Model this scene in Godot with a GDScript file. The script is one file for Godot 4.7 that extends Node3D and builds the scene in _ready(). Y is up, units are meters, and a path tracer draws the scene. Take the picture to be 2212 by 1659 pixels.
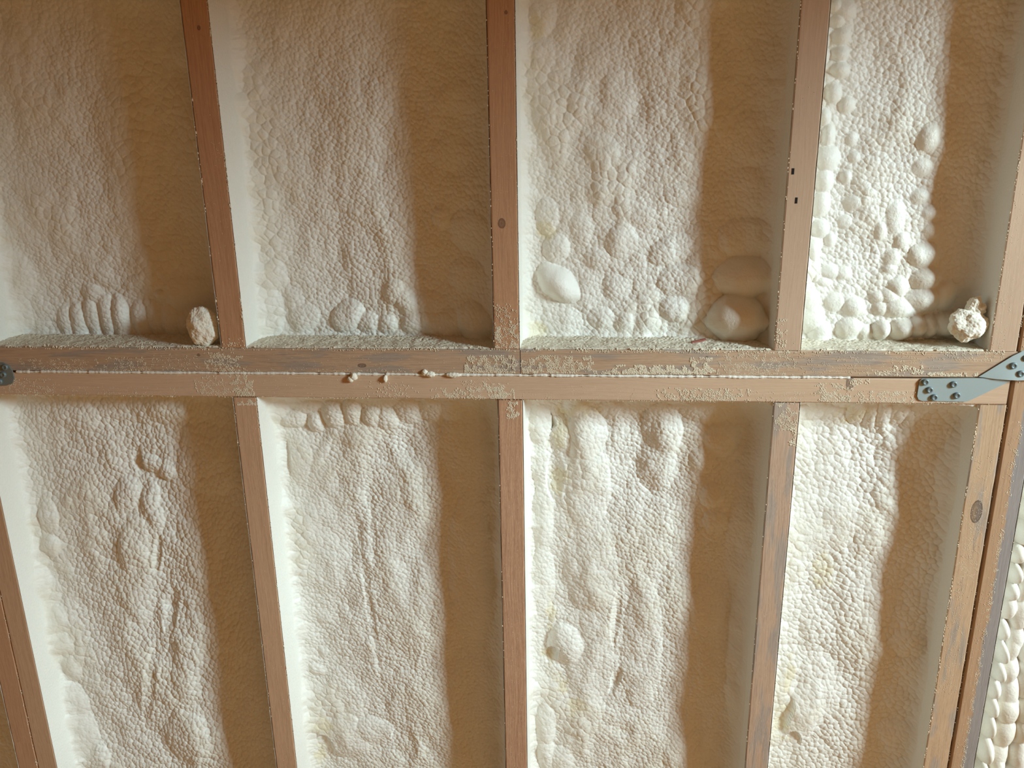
extends Node3D
# A stud wall filled with sprayed foam, seen from inside the room. Metres; y = 0 is the top of the doubled beam, z = 0 the front of the studs.

var rng := RandomNumberGenerator.new()
var foam_mat: StandardMaterial3D
var dust_mat: StandardMaterial3D
var crumb_mat: StandardMaterial3D
var crumb_mesh: ArrayMesh
var taken := {}

func _ready() -> void:
	rng.seed = 7
	# ---- camera
	var cam := Camera3D.new()
	cam.name = "camera"
	cam.fov = 51.4930
	cam.near = 0.02
	cam.position = Vector3(0.0690, 0.2774, 1.1377)
	cam.rotation = Vector3(-0.28164, 0.08924, -0.01644)
	add_child(cam)
	cam.current = true
	# ---- environment
	var env := Environment.new()
	env.background_mode = Environment.BG_COLOR # the room is closed; all daylight comes through the sheeted window
	env.background_color = Color(0, 0, 0)
	env.ambient_light_source = Environment.AMBIENT_SOURCE_DISABLED
	env.tonemap_mode = Environment.TONE_MAPPER_LINEAR
	env.tonemap_exposure = 1.0
	env.sdfgi_enabled = true
	env.ssao_enabled = true
	env.ssil_enabled = true
	var we := WorldEnvironment.new()
	we.name = "world_environment"
	we.environment = env
	add_child(we)
	# ---- daylight through the sheeted window in the side wall
	window_light(Vector3(2.89, 1.1, 1.48), Vector2(0.54, 1.0), PI / 2.0, 20.0, Color(0.84, 0.962, 1.0))

	materials()
	room()
	framing()
	foam()
	details()

func window_light(at: Vector3, size: Vector2, turn: float, energy: float, c: Color) -> void:
	var l := AreaLight3D.new()
	l.name = "window_daylight"
	l.area_size = size
	l.area_normalize_energy = true
	l.light_energy = energy
	l.light_color = c
	l.area_range = 12.0
	l.area_attenuation = 2.0
	l.shadow_enabled = true
	l.position = at
	l.rotation.y = turn
	add_child(l)

# ------------------------------------------------------------------ helpers
func numbered(called: String) -> String:
	var n: int = taken.get(called, 0)
	taken[called] = n + 1
	return called if n == 0 else "%s_%03d" % [called, n]

func thing(called: String, label: String, category: String, group := "", at := Vector3.ZERO) -> Node3D:
	var o := Node3D.new()
	o.name = numbered(called)
	add_child(o)
	o.position = at
	o.set_meta("label", label)
	o.set_meta("category", category)
	if group:
		o.set_meta("group", group)
	return o

func put(called: String, mesh: Mesh, m: Material, parent: Node3D) -> MeshInstance3D:
	var o := MeshInstance3D.new()
	o.name = called
	o.mesh = mesh
	o.material_override = m
	parent.add_child(o, true)
	return o

func lin(r: float, g: float, b: float) -> Color:
	return Color(r, g, b).linear_to_srgb()

func noise(kind: int, freq: float, sd: int, octaves := 1) -> FastNoiseLite:
	var n := FastNoiseLite.new()
	n.noise_type = kind
	n.frequency = freq
	n.seed = sd
	n.fractal_type = FastNoiseLite.FRACTAL_NONE if octaves == 1 else FastNoiseLite.FRACTAL_FBM
	n.fractal_octaves = octaves
	if kind == FastNoiseLite.TYPE_CELLULAR:
		n.cellular_distance_function = FastNoiseLite.DISTANCE_EUCLIDEAN
		n.cellular_return_type = FastNoiseLite.RETURN_DISTANCE
		n.cellular_jitter = 0.95
	return n

func arr_mesh(v: PackedVector3Array, n: PackedVector3Array, ix: PackedInt32Array, uv := PackedVector2Array(), col := PackedColorArray()) -> ArrayMesh:
	var a := []
	a.resize(Mesh.ARRAY_MAX)
	a[Mesh.ARRAY_VERTEX] = v
	a[Mesh.ARRAY_NORMAL] = n
	a[Mesh.ARRAY_INDEX] = ix
	if uv.size():
		a[Mesh.ARRAY_TEX_UV] = uv
	if col.size():
		a[Mesh.ARRAY_COLOR] = col
	var m := ArrayMesh.new()
	m.add_surface_from_arrays(Mesh.PRIMITIVE_TRIANGLES, a)
	return m

# a grid of nu x nv points; the front is the side that du x dv points to
func grid_mesh(v: PackedVector3Array, nu: int, nv: int, uv := PackedVector2Array(), col := PackedColorArray(), loop_u := false) -> ArrayMesh:
	var n := PackedVector3Array()
	n.resize(v.size())
	for j in nv:
		var row := j * nu
		var up := row + nu if j < nv - 1 else row
		var dn := row - nu if j > 0 else row
		for i in nu:
			var r := i + 1 if i < nu - 1 else (1 if loop_u else i)
			var l := i - 1 if i > 0 else (nu - 2 if loop_u else i)
			n[row + i] = (v[row + r] - v[row + l]).cross(v[up + i] - v[dn + i]).normalized()
	var ix := PackedInt32Array()
	ix.resize((nu - 1) * (nv - 1) * 6)
	var k := 0
	for j in nv - 1:
		for i in nu - 1:
			var a := j * nu + i
			ix[k] = a
			ix[k + 1] = a + nu
			ix[k + 2] = a + 1
			ix[k + 3] = a + 1
			ix[k + 4] = a + nu
			ix[k + 5] = a + nu + 1
			k += 6
	return arr_mesh(v, n, ix, uv, col)

func box_into(st: SurfaceTool, a: Vector3, b: Vector3) -> void:
	var m := BoxMesh.new()
	m.size = b - a
	st.append_from(m, 0, Transform3D(Basis(), (a + b) / 2.0))

func boxes(list: Array) -> ArrayMesh:
	var st := SurfaceTool.new()
	st.begin(Mesh.PRIMITIVE_TRIANGLES)
	for q in list:
		box_into(st, q[0], q[1])
	return st.commit()

# a sawn board: rounded rectangle (a across, z deep) swept along t; wrapped in one texture whose middle is the middle of the front face
func board_mesh(a0: float, a1: float, z0: float, z1: float, t0: float, t1: float, upright: bool, tex_w: float, tex_l: float, sd: int) -> ArrayMesh:
	var r := 0.0022
	var sec := PackedVector2Array()
	var nor := PackedVector2Array()
	var cs := [Vector2(a0 + r, z0 + r), Vector2(a0 + r, z1 - r), Vector2(a1 - r, z1 - r), Vector2(a1 - r, z0 + r)]
	var start := [270.0, 180.0, 90.0, 0.0]
	for c in 4:
		for q in 4:
			var ang := deg_to_rad(start[c] - 30.0 * q)
			var d := Vector2(cos(ang), sin(ang))
			nor.append(d)
			var base: Vector2 = cs[c]
			sec.append(base + d * r)
	sec.append(sec[0])
	nor.append(nor[0])
	var s := PackedFloat32Array([0.0])
	for i in range(1, sec.size()):
		s.append(s[i - 1] + sec[i].distance_to(sec[i - 1]))
	var mid := (s[7] + s[8]) / 2.0
	var rough := noise(FastNoiseLite.TYPE_SIMPLEX, 18.0, sd, 2)
	var nv := int((t1 - t0) / 0.012) + 2
	var nu := sec.size()
	var v := PackedVector3Array()
	var n := PackedVector3Array()
	var uv := PackedVector2Array()
	for j in nv:
		var t := lerpf(t0, t1, float(j) / (nv - 1))
		for i in nu:
			var w := rough.get_noise_2d(t, float(i % (nu - 1)) * 0.1) * 0.0004
			var p := sec[i] + nor[i] * w
			v.append(Vector3(p.x, t, p.y) if upright else Vector3(t, p.x, p.y))
			n.append(Vector3(nor[i].x, 0, nor[i].y) if upright else Vector3(0, nor[i].x, nor[i].y))
			uv.append(Vector2((s[i] - mid) / tex_w + 0.5, (t - t0) / tex_l))
	var ix := PackedInt32Array()
	for j in nv - 1:
		for i in nu - 1:
			var a := j * nu + i
			var tri := [a, a + nu, a + 1, a + 1, a + nu, a + nu + 1] if upright else [a, a + 1, a + nu, a + 1, a + nu + 1, a + nu]
			for q in tri:
				ix.append(q)
	# end caps
	for e in 2:
		var first := v.size()
		var row := 0 if e == 0 else (nv - 1) * nu
		var dir := (-1.0 if e == 0 else 1.0)
		var nn := Vector3(0, dir, 0) if upright else Vector3(dir, 0, 0)
		for i in nu - 1:
			v.append(v[row + i])
			n.append(nn)
			uv.append(uv[row + i])
		var flip := (e == 0) != upright
		for i in range(1, nu - 2):
			ix.append(first)
			ix.append(first + (i + 1 if flip else i))
			ix.append(first + (i if flip else i + 1))
	return arr_mesh(v, n, ix, uv)

# texture of sawn softwood: grain along v, knots [across from the middle mm, along mm, rx mm, ry mm], grey weathering
func wood(sd: int, tone: Vector3, dark: Vector3, tex_l: float, knots: Array, grey := 0.0, grain := 1.0, split := 0.0) -> StandardMaterial3D:
	var tex_w := 0.056
	var w := 120
	var h := mini(2040, int(tex_l * 1150.0))
	var streak := noise(FastNoiseLite.TYPE_SIMPLEX, 1.0, sd, 2)
	var ringn := noise(FastNoiseLite.TYPE_SIMPLEX, 1.0, sd + 50, 1)
	var patch := noise(FastNoiseLite.TYPE_SIMPLEX, 1.0, sd + 90, 3)
	var data := PackedByteArray()
	data.resize(w * h * 3)
	var k := 0
	for j in h:
		var t := float(j) / h * tex_l * 1000.0
		var bend := ringn.get_noise_2d(t * 0.004, 3.0) * 2.5
		for i in w:
			var a := (float(i) / w - 0.5) * tex_w * 1000.0
			var shift := 0.0
			var knot := 0.0
			for q in knots:
				var da: float = a - q[0]
				var dt: float = t - q[1]
				var rr: float = sqrt(da * da / (q[2] * q[2]) + dt * dt / (q[3] * q[3]))
				if rr < 5.0:
					shift += signf(da) * q[2] * 1.4 * exp(-rr * 0.8)
					if rr < 1.25:
						knot = maxf(knot, 0.85 if rr > 0.88 and rr < 1.04 else (0.6 + 0.08 * sin(rr * 11.0) if rr < 0.9 else 0.0))
			var x := a + bend - shift
			var ring := sin(x * 1.5 + ringn.get_noise_2d(x * 0.11, t * 0.0013) * 7.0) * 0.5 + 0.5
			ring = pow(ring, 2.5) * 0.55
			var fine := streak.get_noise_2d(x * 2.3, t * 0.035) * 0.5 + streak.get_noise_2d(x * 0.5 + 40.0, t * 0.012) * 0.5
			var m := clampf((ring * 0.6 + fine * 0.55 + 0.08) * grain, -0.35, 0.9)
			var c := tone.lerp(dark, maxf(m, 0.0)) if m >= 0.0 else tone * (1.0 - m * 0.25)
			if split > 0.0 and a > patch.get_noise_2d(7.0, t * 0.01) * 2.5 + fine * 4.0 + 0.5:
				var lum := (c.x + c.y + c.z) / 3.0
				c = c.lerp(Vector3(lum * 1.02, lum * 0.93, lum * 0.9) * 0.95, split)
			if grey > 0.0:
				var g := smoothstep(-0.1, 0.45, patch.get_noise_2d(a * 0.035 + 11.0, t * 0.006) + 0.25 * fine + (grey - 0.5) * 0.5)
				var lum2 := (c.x + c.y + c.z) / 3.0
				c = c.lerp(Vector3(lum2 * 1.12, lum2 * 0.97, lum2 * 0.85) * 0.85, g * 0.65)
			c = c.lerp(Vector3(0.05, 0.025, 0.02), knot * 0.88)
			data[k] = int(255.0 * pow(clampf(c.x, 0, 1), 1.0 / 2.2))
			data[k + 1] = int(255.0 * pow(clampf(c.y, 0, 1), 1.0 / 2.2))
			data[k + 2] = int(255.0 * pow(clampf(c.z, 0, 1), 1.0 / 2.2))
			k += 3
	var im := Image.create_from_data(w, h, false, Image.FORMAT_RGB8, data)
	var m2 := StandardMaterial3D.new()
	m2.albedo_texture = ImageTexture.create_from_image(im)
	m2.roughness = 0.72
	m2.metallic_specular = 0.35
	return m2

func noise_tex(kind: int, freq: float, sd: int, size := 512, octaves := 1) -> NoiseTexture2D:
	var t := NoiseTexture2D.new()
	t.width = size
	t.height = size
	t.seamless = true
	t.noise = noise(kind, freq, sd, octaves)
	return t

func materials() -> void:
	foam_mat = StandardMaterial3D.new()
	foam_mat.albedo_color = Color(1, 1, 1)
	foam_mat.vertex_color_use_as_albedo = true
	foam_mat.roughness = 0.5
	foam_mat.metallic_specular = 0.4
	foam_mat.uv1_triplanar = true
	foam_mat.uv1_scale = Vector3(6, 6, 6)
	foam_mat.heightmap_enabled = true
	foam_mat.heightmap_texture = noise_tex(FastNoiseLite.TYPE_SIMPLEX, 0.05, 5, 512, 3)
	foam_mat.heightmap_scale = 0.05
	dust_mat = foam_mat.duplicate()
	dust_mat.roughness = 0.9
	crumb_mat = StandardMaterial3D.new()
	crumb_mat.albedo_color = lin(0.77, 0.67, 0.51)
	crumb_mat.roughness = 0.85
	# one crumb: a lumpy icosahedron
	var st := SurfaceTool.new()
	st.begin(Mesh.PRIMITIVE_TRIANGLES)
	var g := (1.0 + sqrt(5.0)) / 2.0
	var pts := [Vector3(-1, g, 0), Vector3(1, g, 0), Vector3(-1, -g, 0), Vector3(1, -g, 0), Vector3(0, -1, g), Vector3(0, 1, g), Vector3(0, -1, -g), Vector3(0, 1, -g), Vector3(g, 0, -1), Vector3(g, 0, 1), Vector3(-g, 0, -1), Vector3(-g, 0, 1)]
	var fs := [[0, 11, 5], [0, 5, 1], [0, 1, 7], [0, 7, 10], [0, 10, 11], [1, 5, 9], [5, 11, 4], [11, 10, 2], [10, 7, 6], [7, 1, 8], [3, 9, 4], [3, 4, 2], [3, 2, 6], [3, 6, 8], [3, 8, 9], [4, 9, 5], [2, 4, 11], [6, 2, 10], [8, 6, 7], [9, 8, 1]]
	for i in 12:
		var p: Vector3 = pts[i]
		pts[i] = p.normalized() * rng.randf_range(0.75, 1.2)
	st.set_smooth_group(0)
	for fc in fs:
		for q in [fc[0], fc[2], fc[1]]:
			st.add_vertex(pts[q])
	st.generate_normals()
	crumb_mesh = st.commit()

# ------------------------------------------------------------------ the room
func plain_wood(c: Color, sd: int) -> StandardMaterial3D:
	var m := StandardMaterial3D.new()
	m.albedo_color = c
	m.roughness = 0.8
	m.uv1_triplanar = true
	m.uv1_world_triplanar = true
	m.uv1_scale = Vector3(1.5, 1.5, 1.5)
	var t := noise_tex(FastNoiseLite.TYPE_SIMPLEX, 0.012, sd, 256, 4)
	var gr := Gradient.new()
	gr.set_color(0, Color(0.82, 0.8, 0.78))
	gr.set_color(1, Color(1, 1, 1))
	t.color_ramp = gr
	m.albedo_texture = t
	return m

func struct(called: String, mesh: Mesh, m: Material, label: String) -> MeshInstance3D:
	var o := put(called, mesh, m, self)
	o.set_meta("kind", "structure")
	o.set_meta("label", label)
	return o

func room() -> void:
	var ply := plain_wood(lin(0.63, 0.35, 0.145), 3)
	var fl := plain_wood(lin(0.63, 0.37, 0.165), 4)
	struct("wall_back", boxes([[Vector3(-2.3, -1.75, -0.16), Vector3(3.0, 2.1, -0.142)]]), ply, "plywood sheathing behind the studs of the foam-filled wall")
	struct("floor", boxes([[Vector3(-2.4, -1.83, -0.16), Vector3(3.1, -1.75, 3.3)]]), fl, "bare plywood floor of the unfinished room")
	# low deck over most of the room, open to the higher roof beside the window
	struct("ceiling", boxes([[Vector3(-2.4, 0.562, -0.14), Vector3(1.2, 0.62, 3.3)], [Vector3(1.14, 0.62, -0.14), Vector3(1.2, 2.1, 3.3)], [Vector3(1.14, 2.1, -0.16), Vector3(3.1, 2.18, 3.3)]]), ply, "low plywood deck stepping up to a higher ceiling")
	struct("wall_left", boxes([[Vector3(-2.4, -1.75, -0.16), Vector3(-2.3, 0.562, 3.3)]]), ply, "bare plywood side wall of the unfinished room")
	struct("wall_front", boxes([[Vector3(-2.3, -1.75, 3.2), Vector3(1.2, 0.562, 3.3)], [Vector3(1.2, -1.75, 3.2), Vector3(3.0, 2.1, 3.3)]]), ply, "bare plywood wall facing the foam-filled wall")
	var w := [[Vector3(3.0, -1.75, -0.16), Vector3(3.1, 2.1, 1.21)], [Vector3(3.0, -1.75, 1.75), Vector3(3.1, 2.1, 3.3)], [Vector3(3.0, 1.6, 1.21), Vector3(3.1, 2.1, 1.75)], [Vector3(3.0, -1.75, 1.21), Vector3(3.1, 0.6, 1.75)]]
	struct("wall_right", boxes(w), ply, "bare plywood side wall with a high narrow window")
	var win := Node3D.new()
	win.name = "window_1"
	win.position = Vector3(3.0, 1.1, 1.48)
	add_child(win)
	win.set_meta("kind", "structure")
	win.set_meta("label", "high narrow window covered with milky plastic sheet")
	var sheet := StandardMaterial3D.new()
	sheet.albedo_color = Color(0.9, 0.92, 0.93)
	sheet.emission_enabled = true
	sheet.emission = Color(0.84, 0.962, 1.0)
	sheet.emission_energy_multiplier = 1.0
	put("window_pane", boxes([[Vector3(0.03, -0.5, -0.27), Vector3(0.034, 0.5, 0.27)]]), sheet, win)
	put("window_frame", boxes([[Vector3(-0.03, -0.53, -0.30), Vector3(0.02, 0.53, -0.27)], [Vector3(-0.03, -0.53, 0.27), Vector3(0.02, 0.53, 0.30)], [Vector3(-0.03, 0.5, -0.27), Vector3(0.02, 0.53, 0.27)], [Vector3(-0.03, -0.53, -0.27), Vector3(0.02, -0.5, 0.27)]]), ply, win)

# ------------------------------------------------------------------ studs and beam boards
func timber(called: String, label: String, category: String, group: String, a0: float, a1: float, z1: float, t0: float, t1: float, upright: bool, m: Material, tex_l: float, sd: int, rects: Array, edge: Array) -> Node3D:
	var o := thing(called, label, category, group)
	put("timber", board_mesh(a0, a1, -0.1405, z1, t0, t1, upright, 0.056, tex_l, sd), m, o)
	var list: Array[Transform3D] = []
	var cl := noise(FastNoiseLite.TYPE_SIMPLEX, 70.0, sd + 7, 2)
	for q in rects:
		var n: int = int(q[4] * 1.5)
		var tries := 0
		while n > 0 and tries < 20000:
			tries += 1
			var p := Vector3(rng.randf_range(q[0], q[2]), rng.randf_range(q[1], q[3]), z1)
			var a := p.x if upright else p.y
			var t := p.y if upright else p.x
			if a < a0 + 0.0015 or a > a1 - 0.0015 or t < t0 or t > t1:
				n -= 1 if tries % 3 == 0 else 0
				continue
			var ex: float = clampf(minf(p.x - q[0], q[2] - p.x) / (q[2] - q[0]) * 3.0, 0.0, 1.0)
			var ey: float = (q[3] - p.y) / (q[3] - q[1])
			if 0.1 + 0.9 * ex * (0.25 + 0.75 * ey) + cl.get_noise_2d(p.x, p.y) * 1.1 < rng.randf_range(0.15, 0.75):
				continue
			n -= 1
			var s := rng.randf_range(q[5], q[6]) * 0.00062
			list.append(Transform3D(Basis.from_euler(Vector3(rng.randf() * TAU, rng.randf() * TAU, 0)).scaled(Vector3(s, s * rng.randf_range(0.8, 1.5), s * 0.8)), p))
	# crumbs of trimmed foam along an edge: [at a, from t, to t, step m, size mm]
	for e in edge:
		var t: float = e[1]
		while t < e[2]:
			var g := cl.get_noise_2d(t * 0.4, 9.0)
			if g > -0.15:
				var s: float = e[4] * 0.0008 * rng.randf_range(0.5, 1.25) * (0.7 + 0.6 * maxf(g, 0.0))
				var a: float = e[0] + rng.randf_range(-0.0012, 0.0012)
				var p := Vector3(a, t, z1 - 0.001 + rng.randf() * 0.0008) if upright else Vector3(t, a, z1 - 0.0006)
				list.append(Transform3D(Basis.from_euler(Vector3(rng.randf() * TAU, rng.randf() * TAU, 0)).scaled(Vector3(s, s * rng.randf_range(1.0, 1.9), s)), p))
			t += e[3] * rng.randf_range(0.4, 1.6)
	if list.size():
		crumbs(o, list)
	return o

func crumbs(parent: Node3D, list: Array[Transform3D], called := "foam_crumbs") -> void:
	var mm := MultiMesh.new()
	mm.transform_format = MultiMesh.TRANSFORM_3D
	mm.mesh = crumb_mesh
	mm.instance_count = list.size()
	for i in list.size():
		mm.set_instance_transform(i, list[i])
	var o := MultiMeshInstance3D.new()
	o.name = called
	o.multimesh = mm
	o.material_override = crumb_mat
	parent.add_child(o, true)
	o.set_meta("kind", "stuff")

func framing() -> void:
	var red := Vector3(0.60, 0.345, 0.195)
	var red_d := Vector3(0.42, 0.21, 0.11)
	var tan_ := Vector3(0.60, 0.42, 0.29)
	var tan_d := Vector3(0.40, 0.24, 0.15)
	var up := 0.56
	var lo := -1.745
	var gu := "upright studs above the beam"
	var gl := "upright studs below the beam"
	timber("wall_stud", "reddish-brown stud above the beam, beside the foam with curved rolls at its foot", "stud", gu, -0.8930, -0.8550, 0.0, 0.0005, up, true, wood(10, red, red_d, 0.6, []), 0.6, 10, [], [[-0.855, 0.0, 0.6, 0.006, 1.2]])
	timber("wall_stud", "dark reddish stud above the beam with torn foam lump at its foot", "stud", gu, -0.4758, -0.4377, 0.0, 0.0005, up, true, wood(11, red, red_d, 0.6, [[3.0, 448.0, 2.2, 3.0]]), 0.6, 11, [
		[-0.506, 0.001, -0.43, 0.483, 60, 0.4, 0.8],
		[-0.457, 0.266, -0.44, 0.304, 30, 0.5, 0.9],
		[-0.474, 0.003, -0.437, 0.016, 30, 0.8, 1.8]
	], [[-0.4758, 0.0, 0.36, 0.006, 1.6], [-0.4377, 0.0, 0.6, 0.0018, 1.2]])
	timber("wall_stud", "reddish stud above the beam with round dark knot and crumb-covered foot", "stud", gu, -0.0586, -0.0211, 0.0, 0.0005, up, true, wood(12, red, red_d, 0.6, [[-4.0, 182.0, 5.2, 6.8], [7.0, 455.0, 2.0, 2.5]]), 0.6, 12, [
		[-0.062, 0.079, -0.019, 0.471, 60, 0.35, 0.7],
		[-0.059, 0.002, -0.022, 0.069, 420, 0.6, 1.3],
		[-0.059, 0.002, -0.049, 0.045, 160, 0.6, 1.4],
		[-0.036, 0.002, -0.022, 0.042, 160, 0.6, 1.4]
	], [[-0.0586, 0.0, 0.6, 0.009, 1.0], [-0.0211, 0.0, 0.6, 0.004, 0.8]])
	var u3 := timber("wall_stud", "pale tan stud above the beam with two small dark slots", "stud", gu, 0.3451, 0.3820, 0.0, 0.0005, up, true, wood(13, tan_, tan_d, 0.6, [], 0.0, 0.5), 0.6, 13, [
		[0.342, 0.004, 0.361, 0.046, 160, 0.7, 1.4],
		[0.326, 0.004, 0.399, 0.459, 40, 0.4, 0.8]
	], [[0.3455, 0.0, 0.6, 0.005, 1.5], [0.382, 0.0, 0.6, 0.008, 0.7]])
	var dark := StandardMaterial3D.new()
	dark.albedo_color = Color(0.06, 0.045, 0.04)
	dark.roughness = 0.9
	for q in [Vector2(0.3518, 0.2485), Vector2(0.3592, 0.2101)]:
		put("nail_slot", boxes([[Vector3(q.x - 0.0016, q.y - 0.004, -0.002), Vector3(q.x + 0.0016, q.y + 0.004, 0.0004)]]), dark, u3)
	timber("wall_stud", "pale tan stud above the beam, set close to the corner post", "stud", gu, 0.6397, 0.6765, 0.0, 0.0005, up, true, wood(14, tan_, tan_d, 0.6, [], 0.0, 0.5), 0.6, 14, [
		[0.631, 0.005, 0.661, 0.227, 160, 0.4, 0.8]
	], [[0.6397, 0.0, 0.5, 0.004, 1.3], [0.6765, 0.0, 0.1, 0.003, 1.4]])

	timber("wall_stud", "outer stud of the doubled pair below the beam, with small round knot", "stud", gl, -0.9628, -0.9254, 0.0, lo, -0.0785, true, wood(20, red * 0.95, red_d, 1.0, [[6.0, 560.0, 2.6, 3.5]]), 1.0, 20, [], [[-0.9262, -0.9, -0.4, 0.006, 1.2]])
	timber("wall_stud", "inner stud of the doubled pair below the beam, with ringed knot", "stud", gl, -0.9245, -0.8875, 0.0, lo, -0.0785, true, wood(21, Vector3(0.62, 0.40, 0.25), Vector3(0.44, 0.25, 0.14), 1.0, [[-4.0, 700.0, 4.0, 4.5]]), 1.0, 21, [], [[-0.9245, -0.9, -0.3, 0.008, 0.8]])
	timber("wall_stud", "reddish stud below the beam with broad bright foam band on its flank", "stud", gl, -0.4672, -0.4301, 0.0, lo, -0.0785, true, wood(22, Vector3(0.64, 0.41, 0.255), Vector3(0.46, 0.26, 0.15), 1.0, []), 1.0, 22, [
		[-0.463, -0.091, -0.429, -0.082, 120, 0.8, 1.5],
		[-0.497, -0.774, -0.401, -0.094, 70, 0.4, 0.9]
	], [[-0.4672, -0.9, -0.08, 0.007, 1.1], [-0.4301, -0.9, -0.08, 0.0022, 1.0]])
	timber("wall_stud", "narrow striped reddish stud below the beam with crumb clump at its top", "stud", gl, -0.0546, -0.0174, 0.0, lo, -0.0785, true, wood(23, Vector3(0.62, 0.37, 0.225), Vector3(0.42, 0.21, 0.12), 1.0, [], 0.0, 1.5), 1.0, 23, [
		[-0.042, -0.108, -0.022, -0.081, 170, 0.8, 1.7],
		[-0.059, -0.748, -0.014, -0.108, 260, 0.4, 0.8]
	], [[-0.0546, -0.9, -0.08, 0.011, 1.0]])
	timber("wall_stud", "grey-brown weathered stud below the beam with splintered edge", "stud", gl, 0.3508, 0.3879, 0.0, lo, -0.0785, true, wood(24, Vector3(0.62, 0.43, 0.30), Vector3(0.40, 0.25, 0.17), 1.0, [[8.0, 800.0, 4.0, 9.0]], 0.5), 1.0, 24, [
		[0.354, -0.121, 0.386, -0.079, 520, 0.6, 1.2],
		[0.374, -0.146, 0.388, -0.117, 60, 0.9, 2.2],
		[0.342, -0.721, 0.409, -0.121, 130, 0.4, 0.8]
	], [[0.3508, -0.9, -0.08, 0.012, 0.9], [0.3879, -0.9, -0.08, 0.01, 1.0]])
	timber("wall_stud", "dusty tan stud below the beam, set close to the corner post", "stud", gl, 0.6377, 0.6754, 0.0, lo, -0.0785, true, wood(25, Vector3(0.63, 0.43, 0.27), Vector3(0.42, 0.26, 0.15), 1.0, [[2.0, 840.0, 7.0, 11.0], [0.0, 500.0, 8.0, 18.0]], 0.1), 1.0, 25, [
		[0.642, -0.356, 0.672, -0.156, 350, 0.5, 1.0],
		[0.636, -0.563, 0.67, -0.318, 300, 0.5, 1.0],
		[0.601, -0.703, 0.715, -0.082, 200, 0.4, 0.8]
	], [[0.6377, -0.9, -0.08, 0.0035, 1.6], [0.6754, -0.9, -0.08, 0.006, 0.7]])
	timber("corner_post", "full-height post beside the beam end, orange-brown with grey weathered half", "post", "", 0.6800, 0.7165, 0.0, lo, up, true, wood(30, Vector3(0.54, 0.34, 0.20), Vector3(0.34, 0.19, 0.11), 1.2, [], 0.0, 0.8, 0.9), 1.2, 30, [[0.694, -0.9, 0.702, -0.1, 900, 0.6, 1.3], [0.682, -0.9, 0.696, -0.1, 300, 0.4, 0.9], [0.68, -0.05, 0.69, 0.2, 60, 0.6, 1.6]], [[0.7165, -0.9, -0.1, 0.02, 1.0]])

	var bt := Vector3(0.55, 0.38, 0.25)
	var bd := Vector3(0.32, 0.18, 0.11)
	var gb := "boards of the doubled beam"
	timber("beam_board", "grey-stained upper board of the doubled beam with small oval knots", "beam board", gb, -0.0385, 0.0, 0.0, -1.3, -0.0205, false, wood(40, bt * 1.02, bd, 1.3, [[-7.0, 1040.0, 3.0, 6.5], [8.0, 786.0, 2.2, 2.6]], 0.38, 0.8), 1.3, 40, [
		[-0.809, -0.039, -0.664, -0.018, 260, 0.6, 1.1],
		[-0.664, -0.038, -0.589, -0.015, 220, 0.6, 1.1],
		[-0.589, -0.036, -0.507, -0.01, 90, 0.6, 1.1],
		[-0.507, -0.037, -0.444, -0.007, 420, 0.7, 1.4],
		[-0.104, -0.036, -0.021, -0.009, 900, 0.7, 1.5],
		[-0.444, -0.037, -0.104, -0.005, 110, 0.5, 0.9],
		[-0.45, -0.036, -0.104, -0.032, 60, 0.6, 1.2],
		[-0.811, -0.003, -0.021, 0.007, 300, 0.7, 1.7]
	], [[-0.0002, -0.86, -0.03, 0.0025, 1.4]])
	timber("beam_board", "crumb-crusted upper board of the doubled beam, past the butt joint", "beam board", gb, -0.0385, 0.0, 0.0, -0.0195, 0.6785, false, wood(41, bt * 1.05, bd, 0.72, [[9.0, 270.0, 1.5, 1.5]], 0.4, 0.8), 0.72, 41, [
		[-0.021, -0.036, 0.005, -0.012, 260, 0.7, 1.4],
		[-0.002, -0.036, 0.088, -0.009, 1000, 0.7, 1.5],
		[0.088, -0.037, 0.121, -0.031, 120, 0.7, 1.4],
		[0.114, -0.036, 0.234, -0.023, 1300, 0.8, 1.9],
		[0.227, -0.036, 0.264, -0.011, 480, 0.8, 1.6],
		[0.264, -0.036, 0.378, -0.004, 900, 0.5, 1.1],
		[0.378, -0.034, 0.582, -0.003, 380, 0.5, 1.0],
		[0.513, -0.033, 0.558, -0.021, 110, 0.9, 2.2],
		[0.476, -0.036, 0.533, -0.028, 80, 0.8, 1.8],
		[0.559, -0.036, 0.629, -0.031, 240, 0.7, 1.6],
		[0.58, -0.014, 0.661, 0.001, 150, 0.6, 1.1],
		[-0.021, -0.004, 0.666, 0.001, 420, 0.7, 1.6]
	], [[-0.0002, -0.02, 0.66, 0.0022, 1.4]])
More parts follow.
